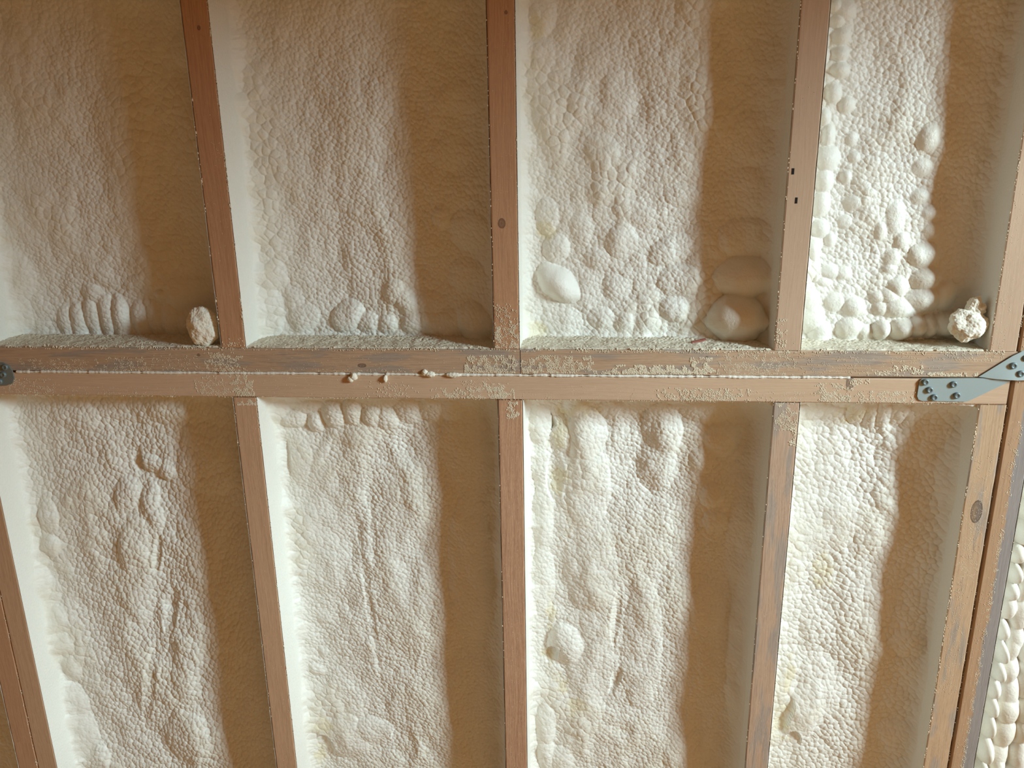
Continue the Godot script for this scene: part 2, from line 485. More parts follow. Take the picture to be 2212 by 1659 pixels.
	timber("beam_board", "smooth pinkish-tan lower board of the doubled beam", "beam board", gb, -0.0778, -0.0405, 0.0, -1.3, 0.674, false, wood(42, Vector3(0.67, 0.47, 0.32), Vector3(0.50, 0.31, 0.19), 2.0, [[12.0, 1755.0, 9.0, 5.5]], 0.0, 0.6), 2.0, 42, [
		[-0.847, -0.075, -0.747, -0.051, 260, 0.6, 1.1],
		[-0.748, -0.078, -0.528, -0.063, 120, 0.5, 0.9],
		[-0.527, -0.079, -0.467, -0.044, 280, 0.6, 1.2],
		[-0.469, -0.078, -0.432, -0.042, 480, 0.7, 1.4],
		[-0.432, -0.077, -0.263, -0.043, 60, 0.5, 0.9],
		[-0.26, -0.076, -0.174, -0.051, 90, 0.7, 1.6],
		[-0.157, -0.077, -0.065, -0.06, 330, 0.7, 1.5],
		[-0.11, -0.065, -0.065, -0.045, 110, 0.7, 1.3],
		[-0.076, -0.077, -0.03, -0.052, 560, 0.7, 1.5],
		[-0.03, -0.075, 0.189, -0.056, 90, 0.4, 0.8],
		[0.182, -0.077, 0.316, -0.057, 700, 0.7, 1.4],
		[0.316, -0.077, 0.408, -0.061, 90, 0.5, 1.0],
		[0.407, -0.076, 0.466, -0.048, 560, 0.7, 1.4],
		[0.454, -0.05, 0.483, -0.037, 60, 0.9, 1.9],
		[0.466, -0.077, 0.553, -0.059, 420, 0.7, 1.3],
		[0.554, -0.076, 0.621, -0.073, 120, 0.7, 1.3],
		[-0.836, -0.08, 0.674, -0.071, 120, 0.5, 1.0],
		[0.549, -0.073, 0.612, -0.041, 60, 0.4, 0.8]
	], [[-0.0775, -0.86, 0.67, 0.0035, 1.0]])

# ------------------------------------------------------------------ foam
# one bay of sprayed foam between two studs: thin coat on both flanks, lumpy field in between
func bay(label: String, xl: float, xr: float, yb: float, yt: float, fine_b: float, fine_t: float, depth: float, pillows: Array, o: Dictionary) -> Node3D:
	var sd: int = o.seed
	var step := 0.0013
	var low := noise(FastNoiseLite.TYPE_SIMPLEX, 6.0, sd, 3)
	var mid := noise(FastNoiseLite.TYPE_SIMPLEX, 28.0, sd + 1, 2)
	var lump := noise(FastNoiseLite.TYPE_CELLULAR, 1.0 / 0.034, sd + 2)
	var cb := noise(FastNoiseLite.TYPE_CELLULAR, 1.0 / o.get("big", 0.013), sd + 3)
	var cm := noise(FastNoiseLite.TYPE_CELLULAR, 1.0 / o.get("med", 0.0072), sd + 4)
	var cf := noise(FastNoiseLite.TYPE_CELLULAR, 1.0 / o.get("fine", 0.0042), sd + 5)
	var cb2: FastNoiseLite = cb.duplicate()
	cb2.cellular_return_type = FastNoiseLite.RETURN_DISTANCE2_SUB
	var cm2: FastNoiseLite = cm.duplicate()
	cm2.cellular_return_type = FastNoiseLite.RETURN_DISTANCE2_SUB
	var a_b: float = o.get("a_big", 2.0) * 0.001
	var a_m: float = o.get("a_med", 1.5) * 0.001
	var a_f: float = o.get("a_fine", 0.9) * 0.001
	var a_l: float = 0.5 * o.get("a_lump", 1.3) * 0.001
	var left_big: float = o.get("left_big", 0.0)
	var ca := cos(deg_to_rad(o.get("angle", 0.0)))
	var sa := sin(deg_to_rad(o.get("angle", 0.0)))
	var stretch: float = o.get("stretch", 1.0)
	var nx := int((xr - xl) / step)
	var ys := PackedFloat32Array()
	var y := yb
	while y < yt:
		ys.append(y)
		y += step if y > fine_b and y < fine_t else 0.008
	ys.append(yt)
	var ny := ys.size()
	var dx := (xr - xl - 0.003) / (nx - 1)
	# pillows: rounded lumps and hollows
	var pil := PackedFloat32Array()
	pil.resize(nx * ny)
	var calm := PackedFloat32Array()
	calm.resize(nx * ny)
	for q in pillows:
		var cx: float = q[0] * 0.001
		var cy: float = q[1] * 0.001
		var rx: float = q[2] * 0.001
		var ry: float = q[3] * 0.001
		var hh: float = q[5] * 0.001
		var pw: float = q[6]
		var sm: float = q[7]
		var co := cos(deg_to_rad(q[4]))
		var si := sin(deg_to_rad(q[4]))
		var rm := maxf(rx, ry) * 1.15
		var i0 := maxi(0, int((cx - rm - xl) / dx))
		var i1 := mini(nx, int((cx + rm - xl) / dx) + 1)
		var j0 := maxi(0, ys.bsearch(cy - rm))
		var j1 := mini(ny, ys.bsearch(cy + rm))
		for j in range(j0, j1):
			for i in range(i0, i1):
				var px := xl + 0.0015 + i * dx - cx
				var py := ys[j] - cy
				var wob := 1.0 + 0.12 * low.get_noise_2d(cx * 9.0 + px * 2.2, cy * 9.0 + py * 2.2)
				var ex := (px * co + py * si) / rx
				var ey := (-px * si + py * co) / ry
				var t := 1.0 - (ex * ex + ey * ey) * wob * wob
				if t > 0.0:
					if hh > 0.0:
						pil[j * nx + i] = maxf(pil[j * nx + i], hh * pow(t, pw))
						calm[j * nx + i] = maxf(calm[j * nx + i], sm * minf(t * 4.0, 1.0))
					else:
						pil[j * nx + i] = minf(pil[j * nx + i], hh * t)
	var nside := 18
	var nu := nx + nside * 2
	var v := PackedVector3Array()
	v.resize(nu * ny)
	var col := PackedColorArray()
	col.resize(nu * ny)
	var cream := Color(0.87, 0.835, 0.76)
	var yellow := Color(0.78, 0.69, 0.45)
	var stains: Array = o.get("stains", [])
	var rright: float = o.get("right", 0.022)
	var hright: float = minf(rright, depth * 0.55)
	var end_b: float = o.get("end_b", 0.016)
	var end_t: float = o.get("end_t", 0.016)
	for j in ny:
		var yy := ys[j]
		var rl := 0.02 + 0.012 * low.get_noise_2d(xl, yy * 2.0)
		var rr := rright + 0.012 * low.get_noise_2d(xr, yy * 2.0)
		var row := j * nu
		for i in nx:
			var x := xl + 0.0015 + i * dx
			var w := mid.get_noise_2d(x, yy)
			var w2 := mid.get_noise_2d(x + 5.0, yy)
			var wx := x + w * 0.0012
			var wy := yy + w2 * 0.0012
			var lo := low.get_noise_2d(x, yy * 0.6)
			var dl := x - xl
			var dr := xr - x
			var h := -depth + lo * 0.007 + w * 0.0006
			var ux := (wx * ca + wy * sa)
			var uy := (-wx * sa + wy * ca) / stretch
			var rough := 1.0 - calm[j * nx + i]
			var f := lump.get_noise_2d(wx, wy) + 1.0
			h += a_l * (1.0 - f * f)
			var bigm := clampf(0.12 + lo * 1.9 + left_big * (1.0 - dl / 0.06), 0.0, 1.0)
			f = cb.get_noise_2d(ux, uy) + 1.0
			if bigm > 0.03:
				var cr := minf((cb2.get_noise_2d(ux, uy) + 1.0) * 2.6, 1.0)
				h += rough * a_b * bigm * (0.9 - 1.0 * f * f + 0.55 * cr * (2.0 - cr))
			f = cm.get_noise_2d(ux, uy) + 1.0
			var cr2 := minf((cm2.get_noise_2d(ux, uy) + 1.0) * 2.4, 1.0)
			h += rough * a_m * (1.0 - 0.75 * bigm) * (1.0 - 1.15 * f * f + 0.5 * cr2 * (2.0 - cr2))
			f = cf.get_noise_2d(x, yy) + 1.0
			h += rough * a_f * clampf(0.5 - lo * 1.2 - bigm * 0.5 + w2 * 0.5, 0.08, 1.0) * (1.0 - f * f)
			h += pil[j * nx + i]
			if dl < rl:
				var t := 1.0 - dl / rl
				h += rl * (1.0 - sqrt(1.0 - t * t))
			if dr < rr:
				var t := 1.0 - dr / rr
				h += hright * (1.0 - sqrt(1.0 - t * t))
			var db := yy - yb
			if db < end_b:
				var t := 1.0 - db / end_b
				h += end_b * (1.0 - sqrt(1.0 - t * t))
			db = yt - yy
			if db < end_t:
				var t := 1.0 - db / end_t
				h += end_t * (1.0 - sqrt(1.0 - t * t))
			h = minf(h, -0.004)
			v[row + nside + i] = Vector3(x, yy, h)
			var c := cream
			for s in stains:
				var ax: float = (x - s[0] * 0.001) / (s[2] * 0.001)
				var ay: float = (yy - s[1] * 0.001) / (s[3] * 0.001)
				var d := 1.0 - sqrt(ax * ax + ay * ay) + w * 0.5 + w2 * 0.3
				if d > 0.0:
					c = c.lerp(yellow, clampf(d * 1.2, 0.0, 0.6))
			c = c.lerp(Color(0.83, 0.75, 0.58), clampf(lo * 0.5 + w2 * 0.25, 0.0, 0.3))
			col[row + nside + i] = c
		# flanks
		var zl := v[row + nside].z
		var zr := v[row + nside + nx - 1].z
		for i in nside:
			var t := float(i) / nside
			var z := lerpf(-0.0004, zl, t)
			var e := 0.0007 + 0.0008 * t + 0.0009 * absf(mid.get_noise_2d(z * 0.6 + 3.0, yy * 0.5)) * t
			v[row + i] = Vector3(xl + e, yy, z)
			col[row + i] = cream
			z = lerpf(-0.0004, zr, t)
			e = 0.0007 + 0.0008 * t + 0.0009 * absf(mid.get_noise_2d(z * 0.6 + 8.0, yy * 0.5)) * t
			v[row + nu - 1 - i] = Vector3(xr - e, yy, z)
			col[row + nu - 1 - i] = cream
	var root := thing("foam_insulation", label, "foam insulation", o.group)
	put("foam_surface", grid_mesh(v, nu, ny, PackedVector2Array(), col), foam_mat, root)
	if o.get("ledge", false):
		ledge(root, xl + 0.001, xr - 0.001, sd)
	return root

# granular foam dust lying on the beam in front of the foam
func ledge(root: Node3D, x0: float, x1: float, sd: int) -> void:
	var g1 := noise(FastNoiseLite.TYPE_CELLULAR, 1.0 / 0.0034, sd + 31)
	var g2 := noise(FastNoiseLite.TYPE_SIMPLEX, 30.0, sd + 32, 2)
	var nu := int((x1 - x0) / 0.0014)
	var nv := 44
	var v := PackedVector3Array()
	var col := PackedColorArray()
	for j in nv:
		var q := float(j) / (nv - 1)
		for i in nu:
			var x := lerpf(x0, x1, float(i) / (nu - 1))
			var w := g2.get_noise_2d(x, q * 0.06)
			var z := lerpf(-0.002 + w * 0.002, -0.066, q)
			var f := g1.get_noise_2d(x, z) + 1.0
			var hh := 0.0006 + (0.0016 + 0.0012 * w + 0.004 * q * q) * (1.1 - f * f)
			if j == 0:
				hh = 0.0002
			v.append(Vector3(x, maxf(hh, 0.0002), z))
			col.append(Color(0.68, 0.60, 0.47).lerp(Color(0.76, 0.68, 0.55), rng.randf()))
	var o := put("foam_dust", grid_mesh(v, nu, nv, PackedVector2Array(), col), dust_mat, root)
	o.set_meta("kind", "stuff")
	o.set_meta("label", "granular foam dust lying on top of the beam")
	var list: Array[Transform3D] = []
	for i in int((x1 - x0) * 900.0):
		var s := rng.randf_range(0.0006, 0.0017)
		list.append(Transform3D(Basis.from_euler(Vector3(rng.randf() * TAU, rng.randf() * TAU, 0)).scaled(Vector3(s, s, s * 1.3)), Vector3(rng.randf_range(x0, x1), 0.0016, rng.randf_range(-0.05, -0.001))))
	crumbs(root, list)

func foam() -> void:
	var ga := "foam-filled bays above the beam"
	var gb := "foam-filled bays below the beam"
	var u1 := bay("cream foam above the beam with a row of curved rolls along its foot", -0.8550, -0.4758, 0.0005, 0.56, 0.0, 0.52, 0.076, [
		[-843, 101, 35, 48, 0, 7.6, 0.75, 0.25],
		[-860, 34, 40, 34, 0, 8.5, 0.75, 0.25],
		[-771, 26, 13, 27, 0, 6.0, 0.75, 0.25],
		[-747, 28, 15, 30, 0, 7.6, 0.75, 0.25],
		[-723, 32, 16, 33, 0, 9.3, 0.75, 0.25],
		[-698, 34, 17, 35, 0, 9.3, 0.75, 0.25],
		[-675, 34, 17, 36, 0, 10.2, 0.75, 0.25],
		[-642, 30, 15, 32, 0, 9.3, 0.75, 0.25],
		[-619, 32, 17, 30, 0, 8.5, 0.75, 0.25],
		[-593, 26, 20, 28, 0, 7.6, 0.75, 0.25],
		[-559, 23, 26, 27, 0, 8.5, 0.75, 0.25],
		[-602, 69, 10, 10, 0, 6.0, 0.75, 0.25],
		[-627, 56, 9, 9, 0, 5.1, 0.75, 0.25],
		[-514, 430, 18, 28, 0, 5.1, 0.75, 0.25],
		[-716, 71, 20, 16, -30, 5.1, 0.75, 0.25],
		[-686, 93, 23, 15, -30, 3.4, 0.75, 0.25],
		[-641, 89, 20, 12, 20, 4.2, 0.75, 0.25],
		[-556, 71, 45, 29, 0, 6.0, 0.75, 0.25]
	], {"seed": 101, "right": 0.09, "group": ga, "ledge": true, "med": 0.0072, "a_med": 1.3, "a_big": 1.6, "a_fine": 0.7, "end_b": 0.012})
	var u2 := bay("cream foam above the beam with cobbled bubbles down one edge", -0.4377, -0.0586, 0.0005, 0.56, 0.0, 0.52, 0.074, [
		[-415, 100, 25, 26, 0, 7.6, 0.75, 0.25],
		[-425, 56, 24, 33, 0, 7.6, 0.75, 0.25],
		[-423, 23, 22, 19, 0, 7.6, 0.75, 0.25],
		[-382, 60, 18, 22, 0, 4.2, 0.75, 0.25],
		[-370, 34, 27, 24, 0, 6.8, 0.75, 0.25],
		[-296, 36, 31, 23, 40, 12.8, 0.75, 0.25],
		[-267, 26, 19, 19, 0, 7.6, 0.75, 0.25],
		[-234, 24, 18, 16, 0, 6.8, 0.75, 0.25],
		[-220, 74, 20, 21, 0, 6.0, 0.75, 0.25],
		[-202, 60, 17, 24, 20, 7.6, 0.75, 0.25],
		[-194, 26, 19, 19, 0, 7.6, 0.75, 0.25],
		[-164, 56, 22, 22, 0, 5.1, 0.75, 0.25],
		[-165, 26, 23, 22, 0, 6.8, 0.75, 0.25],
		[-136, 26, 26, 22, 0, 6.8, 0.75, 0.25],
		[-97, 27, 29, 32, 0, 13.6, 0.75, 0.25],
		[-105, 99, 30, 29, 0, 6.8, 0.75, 0.25],
		[-100, 167, 32, 31, 0, 6.8, 0.75, 0.25],
		[-142, 188, 15, 18, 0, 6.0, 0.75, 0.25],
		[-123, 280, 34, 26, 0, 4.2, 0.75, 0.25],
		[-107, 355, 40, 25, 0, 4.2, 0.75, 0.25],
		[-396, 469, 12, 11, 0, 2.5, 0.75, 0.25],
		[-396, 439, 11, 10, 0, 2.5, 0.75, 0.25],
		[-399, 405, 12, 12, 0, 2.5, 0.75, 0.25],
		[-405, 374, 12, 10, 0, 2.5, 0.75, 0.25],
		[-403, 346, 12, 11, 0, 2.5, 0.75, 0.25],
		[-368, 453, 9, 10, 0, 1.7, 0.75, 0.25],
		[-371, 411, 10, 10, 0, 1.7, 0.75, 0.25]
	], {"seed": 102, "right": 0.085, "group": ga, "ledge": true, "left_big": 1.6, "a_big": 2.2, "med": 0.0066, "a_med": 1.5, "a_fine": 0.9, "end_b": 0.012})
	var u3 := bay("cream foam above the beam with big smooth pillow-like lumps near its foot", -0.0211, 0.3451, 0.0005, 0.56, 0.0, 0.52, 0.07, [
		[12, 463, 19, 32, 0, 5.5, 0.75, 0.2],
		[13, 410, 18, 27, 0, 4.3, 0.75, 0.2],
		[14, 337, 17, 37, 0, 4.3, 0.75, 0.2],
		[17, 187, 18, 30, 0, 7.3, 0.75, 0.2],
		[31, 139, 21, 23, 0, 8.0, 0.75, 0.2],
		[36, 86, 43, 24, -40, 20.4, 0.75, 1.0],
		[74, 77, 29, 34, 0, 4.9, 0.75, 0.2],
		[127, 151, 24, 26, 0, 6.7, 0.75, 0.2],
		[97, 219, 21, 17, 0, 3.7, 0.75, 0.2],
		[120, 81, 22, 21, 0, 4.9, 0.75, 0.2],
		[201, 135, 32, 23, 25, 6.7, 0.75, 0.2],
		[215, 91, 32, 25, 0, 8.0, 0.75, 0.2],
		[210, 48, 23, 21, 0, 8.6, 0.75, 0.2],
		[170, 27, 21, 18, 0, 4.9, 0.75, 0.2],
		[135, 27, 18, 16, 0, 4.3, 0.75, 0.2],
		[100, 35, 21, 18, 0, 3.7, 0.75, 0.2],
		[41, 28, 32, 29, 0, 4.9, 0.75, 0.2],
		[300, 35, 43, 39, 0, 36, 0.65, 1.0],
		[307, 96, 40, 35, 0, 24, 0.8, 1.0],
		[306, 154, 36, 32, 0, 8.6, 0.75, 0.2],
		[213, 214, 24, 17, 0, 3.7, 0.75, 0.2],
		[68, 166, 18, 27, 0, 4.2, 0.75, 0.2],
		[92, 125, 20, 18, 0, 4.2, 0.75, 0.2],
		[161, 185, 20, 17, 0, 4.2, 0.75, 0.2],
		[121, 357, 26, 36, 0, 3.4, 0.75, 0.2],
		[82, 406, 25, 36, 0, 3.4, 0.75, 0.2],
		[97, 276, 24, 29, 0, 3.4, 0.75, 0.2],
		[307, 216, 32, 39, 0, 4.9, 0.75, 0.2],
		[302, 292, 32, 37, 0, 4.3, 0.75, 0.2]
	], {"seed": 103, "right": 0.05, "group": ga, "ledge": true, "med": 0.0068, "a_med": 1.3, "a_fine": 1.0, "a_lump": 1.8, "end_b": 0.014, "stains": [
		[2, 16, 16, 16],
		[17, 169, 15, 22],
		[8, 444, 12, 22]
	]})
	var u4 := bay("narrow foam bay above the beam with glossy bubbles and a lumpy roll at its foot", 0.3820, 0.6397, 0.0005, 0.56, 0.0, 0.52, 0.062, [
		[404, 460, 10, 10, 0, 10.2, 0.75, 0.85],
		[417, 454, 16, 15, 0, 10.2, 0.75, 0.85],
		[408, 441, 11, 10, 0, 10.2, 0.75, 0.85],
		[415, 422, 14, 14, 0, 11.9, 0.75, 0.85],
		[416, 400, 13, 13, 0, 11.9, 0.75, 0.85],
		[417, 380, 14, 12, 0, 12.8, 0.75, 0.85],
		[411, 350, 12, 16, 0, 12.8, 0.75, 0.85],
		[403, 319, 9, 15, 0, 10.2, 0.75, 0.85],
		[431, 335, 12, 12, 0, 9.3, 0.75, 0.85],
		[410, 295, 10, 18, 0, 11.9, 0.75, 0.85],
		[412, 262, 17, 20, 0, 14.4, 0.75, 0.85],
		[410, 235, 13, 19, 0, 13.6, 0.75, 0.85],
		[440, 239, 9, 11, 0, 7.6, 0.75, 0.85],
		[409, 201, 13, 19, 0, 13.6, 0.75, 0.85],
		[412, 167, 13, 14, 0, 12.8, 0.75, 0.85],
		[406, 136, 11, 19, 0, 12.8, 0.75, 0.85],
		[428, 150, 9, 12, 0, 6.8, 0.75, 0.85],
		[431, 104, 16, 13, 0, 9.3, 0.75, 0.85],
		[447, 104, 13, 11, 0, 7.6, 0.75, 0.85],
		[424, 90, 12, 9, 0, 6.8, 0.75, 0.85],
		[443, 289, 10, 12, 0, 6.0, 0.75, 0.85],
		[449, 265, 11, 10, 0, 6.0, 0.75, 0.85],
		[452, 202, 14, 12, 0, 6.8, 0.75, 0.85],
		[445, 176, 11, 12, 0, 6.0, 0.75, 0.85],
		[413, 34, 17, 25, 0, 12.8, 0.75, 0.85],
		[407, 63, 15, 18, 0, 8.5, 0.75, 0.85],
		[440, 60, 17, 18, 0, 7.6, 0.75, 0.85],
		[467, 53, 18, 18, 0, 7.6, 0.75, 0.85],
		[545, 288, 16, 21, 0, 8.399999999999999, 0.9, 0.85],
		[541, 250, 17, 15, 0, 6.3, 0.9, 0.85],
		[543, 210, 16, 14, 0, 6.3, 0.9, 0.85],
		[561, 188, 15, 13, 0, 6.3, 0.9, 0.85],
		[567, 162, 15, 14, 0, 6.3, 0.9, 0.85],
		[557, 128, 23, 20, 0, 12, 0.8, 0.85],
		[565, 93, 23, 19, 0, 12, 0.8, 0.85],
		[565, 63, 30, 20, 0, 14, 0.8, 0.85],
		[595, 70, 17, 22, 0, 11.9, 0.75, 0.85],
		[527, 83, 17, 15, 0, 9.3, 0.75, 0.85],
		[514, 70, 14, 12, 0, 8.5, 0.75, 0.85],
		[501, 68, 13, 10, 0, 7.6, 0.75, 0.85],
		[534, 52, 27, 16, 0, 11.0, 0.75, 0.85],
		[506, 51, 14, 12, 0, 7.6, 0.75, 0.85],
		[514, 123, 13, 16, 0, 6.0, 0.75, 0.85],
		[494, 163, 10, 17, 10, 5.1, 0.75, 0.85],
		[513, 182, 15, 26, 0, 6.0, 0.75, 0.85],
		[513, 110, 12, 9, 0, 6.0, 0.75, 0.85],
		[524, 150, 11, 13, 0, 5.1, 0.75, 0.85],
		[424, 13, 16, 20, 0, 12.8, 0.75, 0.85],
		[466, 19, 22, 17, 0, 11.9, 0.75, 0.85],
		[486, 15, 16, 13, 0, 10.2, 0.75, 0.85],
		[510, 19, 14, 15, 0, 18.7, 0.75, 0.85],
		[539, 21, 20, 17, 0, 21.2, 0.75, 0.85],
		[562, 23, 16, 17, 0, 22.1, 0.75, 0.85],
		[579, 23, 14, 18, 0, 22.1, 0.75, 0.85],
		[600, 25, 22, 19, 0, 25.5, 0.75, 0.85],
		[626, 29, 22, 22, 0, 27.2, 0.75, 0.85]
	], {"seed": 104, "group": ga, "ledge": true, "left_big": 1.2, "big": 0.016, "a_big": 3.2, "med": 0.0075, "a_med": 1.5, "a_fine": 1.2, "a_lump": 2.0, "end_b": 0.012})
	# torn lumps at the foot of two bays
	put("torn_lump", lumpy(Vector3(0.024, 0.030, 0.016), 71, 0.0026, 0.0013, 0.003), dust_mat, u1).position = Vector3(-0.5068, 0.0299, -0.014)
	put("torn_lump", lumpy(Vector3(0.025, 0.022, 0.016), 73, 0.0028, 0.0014, 0.004), dust_mat, u4).position = Vector3(0.6111, 0.0338, -0.014)
	put("torn_tip", lumpy(Vector3(0.012, 0.016, 0.009), 74, 0.0024, 0.0012, 0.004), dust_mat, u4).position = Vector3(0.6225, 0.0565, -0.02)
	bay("cream foam below the beam with slanting pebbled ridges", -0.8875, -0.4672, -1.74, -0.0785, -0.9, 0.0, 0.062, [
		[-857, -371, 19, 24, 0, 9.3, 0.75, 0.6],
		[-852, -318, 19, 35, 0, 7.6, 0.75, 0.15],
		[-876, -520, 23, 29, 0, 9.3, 0.75, 0.6],
		[-871, -569, 20, 25, 0, 8.5, 0.75, 0.6],
		[-865, -626, 20, 30, 0, 9.3, 0.75, 0.6],
		[-868, -697, 22, 41, 0, 11.0, 0.75, 0.6],
		[-867, -769, 28, 63, 0, 12.8, 0.75, 0.6],
		[-853, -821, 32, 43, 0, 11.0, 0.75, 0.15],
		[-887, -436, 18, 37, 0, 7.6, 0.75, 0.15],
		[-651, -217, 28, 18, -20, 7.6, 0.75, 0.15],
		[-629, -227, 19, 20, 0, 6.0, 0.75, 0.15],
		[-703, -272, 22, 38, -15, 6.8, 0.75, 0.15],
		[-664, -283, 18, 34, -15, 7.6, 0.75, 0.15],
		[-704, -367, 30, 55, -15, 6.0, 0.75, 0.15],
		[-658, -313, 17, 26, 0, 5.1, 0.75, 0.15],
		[-676, -211, 10, 28, 0, -4.1, 0.75, 0.15],
		[-666, -388, 8, 43, -14, -4.6, 0.75, 0.15],
		[-659, -502, 14, 58, -14, -5.1, 0.75, 0.15],
		[-720, -659, 13, 111, -14, -3.6, 0.75, 0.15],
		[-554, -209, 56, 65, 0, 11.0, 0.75, 0.15],
		[-707, -466, 26, 65, -14, 4.2, 0.75, 0.15],
		[-637, -586, 30, 117, -12, 4.2, 0.75, 0.15],
		[-662, -768, 45, 63, 0, 6.8, 0.75, 0.15],
		[-829, -156, 41, 49, -30, 3.4, 0.75, 0.15],
		[-776, -131, 49, 32, 0, 4.2, 0.75, 0.15],
		[-686, -121, 48, 24, 0, 4.2, 0.75, 0.15],
		[-614, -120, 48, 24, 0, 5.1, 0.75, 0.15]
	], {"seed": 111, "group": gb, "angle": -20.0, "stretch": 1.5, "med": 0.0072, "a_med": 1.9, "a_fine": 0.8, "a_lump": 1.6, "end_t": 0.03, "left_big": 0.8})
	bay("cream foam below the beam with a row of finger-like lumps under the beam", -0.4301, -0.0546, -1.74, -0.0785, -0.9, 0.0, 0.066, [
		[-416, -120, 20, 21, 0, 9.3, 0.75, 0.25],
		[-397, -132, 26, 17, 10, 11.0, 0.75, 0.25],
		[-361, -135, 16, 22, 0, 11.0, 0.75, 0.25],
		[-330, -125, 23, 25, 0, 13.6, 0.75, 0.25],
		[-299, -119, 18, 27, 0, 12.8, 0.75, 0.25],
		[-266, -126, 20, 20, -20, 9.3, 0.75, 0.25],
		[-242, -130, 20, 20, 0, 8.5, 0.75, 0.25],
		[-205, -117, 24, 23, 0, 7.6, 0.75, 0.25],
		[-168, -115, 27, 23, 0, 8.5, 0.75, 0.25],
		[-135, -115, 24, 20, 0, 7.6, 0.75, 0.25],
		[-372, -114, 31, 16, 0, 6.8, 0.75, 0.25],
		[-356, -193, 11, 49, -25, 3.4, 0.75, 0.25],
		[-298, -148, 53, 32, 0, 4.2, 0.75, 0.25],
		[-396, -206, 24, 41, 0, 4.2, 0.75, 0.25],
		[-419, -206, 9, 49, 0, -2.5, 0.75, 0.25],
		[-294, -488, 8, 201, 4, -2.0, 0.75, 0.25],
		[-280, -329, 8, 103, 0, -1.5, 0.75, 0.25],
		[-359, -331, 40, 138, 0, 3.4, 0.75, 0.25],
		[-219, -370, 48, 191, 0, 3.4, 0.75, 0.25],
		[-382, -505, 17, 15, -25, 3.4, 0.75, 0.25],
		[-400, -612, 17, 12, -30, 5.1, 0.75, 0.25],
		[-387, -576, 10, 13, 0, 4.2, 0.75, 0.25],
		[-360, -751, 52, 51, 0, 8.5, 0.75, 0.25],
		[-398, -794, 21, 42, 0, -3.1, 0.75, 0.25],
		[-307, -738, 43, 30, 10, 7.6, 0.75, 0.25],
		[-248, -765, 26, 41, 0, -4.1, 0.75, 0.25],
		[-111, -185, 45, 80, 0, 6.8, 0.75, 0.25],
		[-114, -410, 39, 158, 0, 6.0, 0.75, 0.25]
	], {"seed": 112, "right": 0.035, "group": gb, "left_big": 1.0, "med": 0.0066, "a_med": 1.5, "a_fine": 1.0, "end_t": 0.058, "stains": [
		[-409, -799, 16, 22],
		[-394, -727, 22, 22]
	]})
	bay("bright white foam below the beam with yellowish crevices down one edge", -0.0174, 0.3508, -1.74, -0.0785, -0.9, 0.0, 0.066, [
		[25, -140, 7, 26, 15, -8.2, 0.75, 0.25],
		[44, -124, 19, 17, 0, -3.6, 0.75, 0.25],
		[5, -140, 19, 39, 0, 9.3, 0.75, 0.25],
		[8, -207, 18, 48, 0, 7.6, 0.75, 0.25],
		[9, -296, 18, 66, 0, 6.8, 0.75, 0.25],
		[9, -415, 20, 70, 0, 6.8, 0.75, 0.25],
		[41, -163, 22, 23, 0, 5.1, 0.75, 0.25],
		[30, -226, 16, 40, 0, -3.6, 0.75, 0.25],
		[80, -154, 32, 51, 0, 10.2, 0.75, 0.25],
		[84, -245, 36, 97, 0, 7.6, 0.75, 0.25],
		[88, -386, 46, 94, 0, 6.0, 0.75, 0.25],
		[63, -105, 19, 20, 0, 6.8, 0.75, 0.25],
		[117, -110, 26, 18, 0, 6.0, 0.75, 0.25],
		[152, -123, 24, 33, -25, -3.6, 0.75, 0.25],
		[198, -143, 33, 46, 0, 10.2, 0.75, 0.25],
		[190, -203, 33, 47, 0, 6.8, 0.75, 0.25],
		[192, -231, 22, 13, -15, 4.2, 0.75, 0.25],
		[48, -540, 33, 42, 0, 14.4, 0.75, 0.25],
		[22, -562, 10, 19, -20, -5.1, 0.75, 0.25],
		[12, -710, 18, 49, 0, 9.3, 0.75, 0.25],
		[13, -770, 17, 40, 0, 9.3, 0.75, 0.25],
		[34, -779, 28, 30, 0, 6.8, 0.75, 0.25],
		[132, -485, 9, 62, -5, -3.6, 0.75, 0.25],
		[133, -613, 10, 32, -15, -5.1, 0.75, 0.25],
		[148, -708, 24, 18, 0, -3.1, 0.75, 0.25],
		[179, -533, 35, 136, 0, 6.0, 0.75, 0.25],
		[86, -564, 44, 111, 0, 5.1, 0.75, 0.25],
		[280, -253, 20, 21, 0, 6.8, 0.75, 0.25],
		[289, -159, 28, 28, 0, 6.8, 0.75, 0.25],
		[263, -194, 21, 23, 0, 5.1, 0.75, 0.25],
		[286, -297, 20, 20, 0, 5.1, 0.75, 0.25],
		[284, -466, 30, 52, 0, 5.1, 0.75, 0.25],
		[341, -526, 20, 179, 0, 7.6, 0.75, 0.25],
		[327, -312, 19, 114, 0, 6.0, 0.75, 0.25],
		[259, -765, 37, 49, 0, 5.1, 0.75, 0.25],
		[266, -110, 42, 23, 0, 6.8, 0.75, 0.25]
	], {"seed": 113, "right": 0.04, "group": gb, "left_big": 0.9, "med": 0.0068, "a_med": 1.4, "a_fine": 1.1, "end_t": 0.058, "stains": [
		[34, -145, 16, 37],
		[34, -232, 18, 30],
		[22, -566, 15, 19],
		[40, -621, 15, 22],
		[67, -663, 18, 22],
		[22, -479, 10, 37],
		[70, -106, 37, 15]
	]})
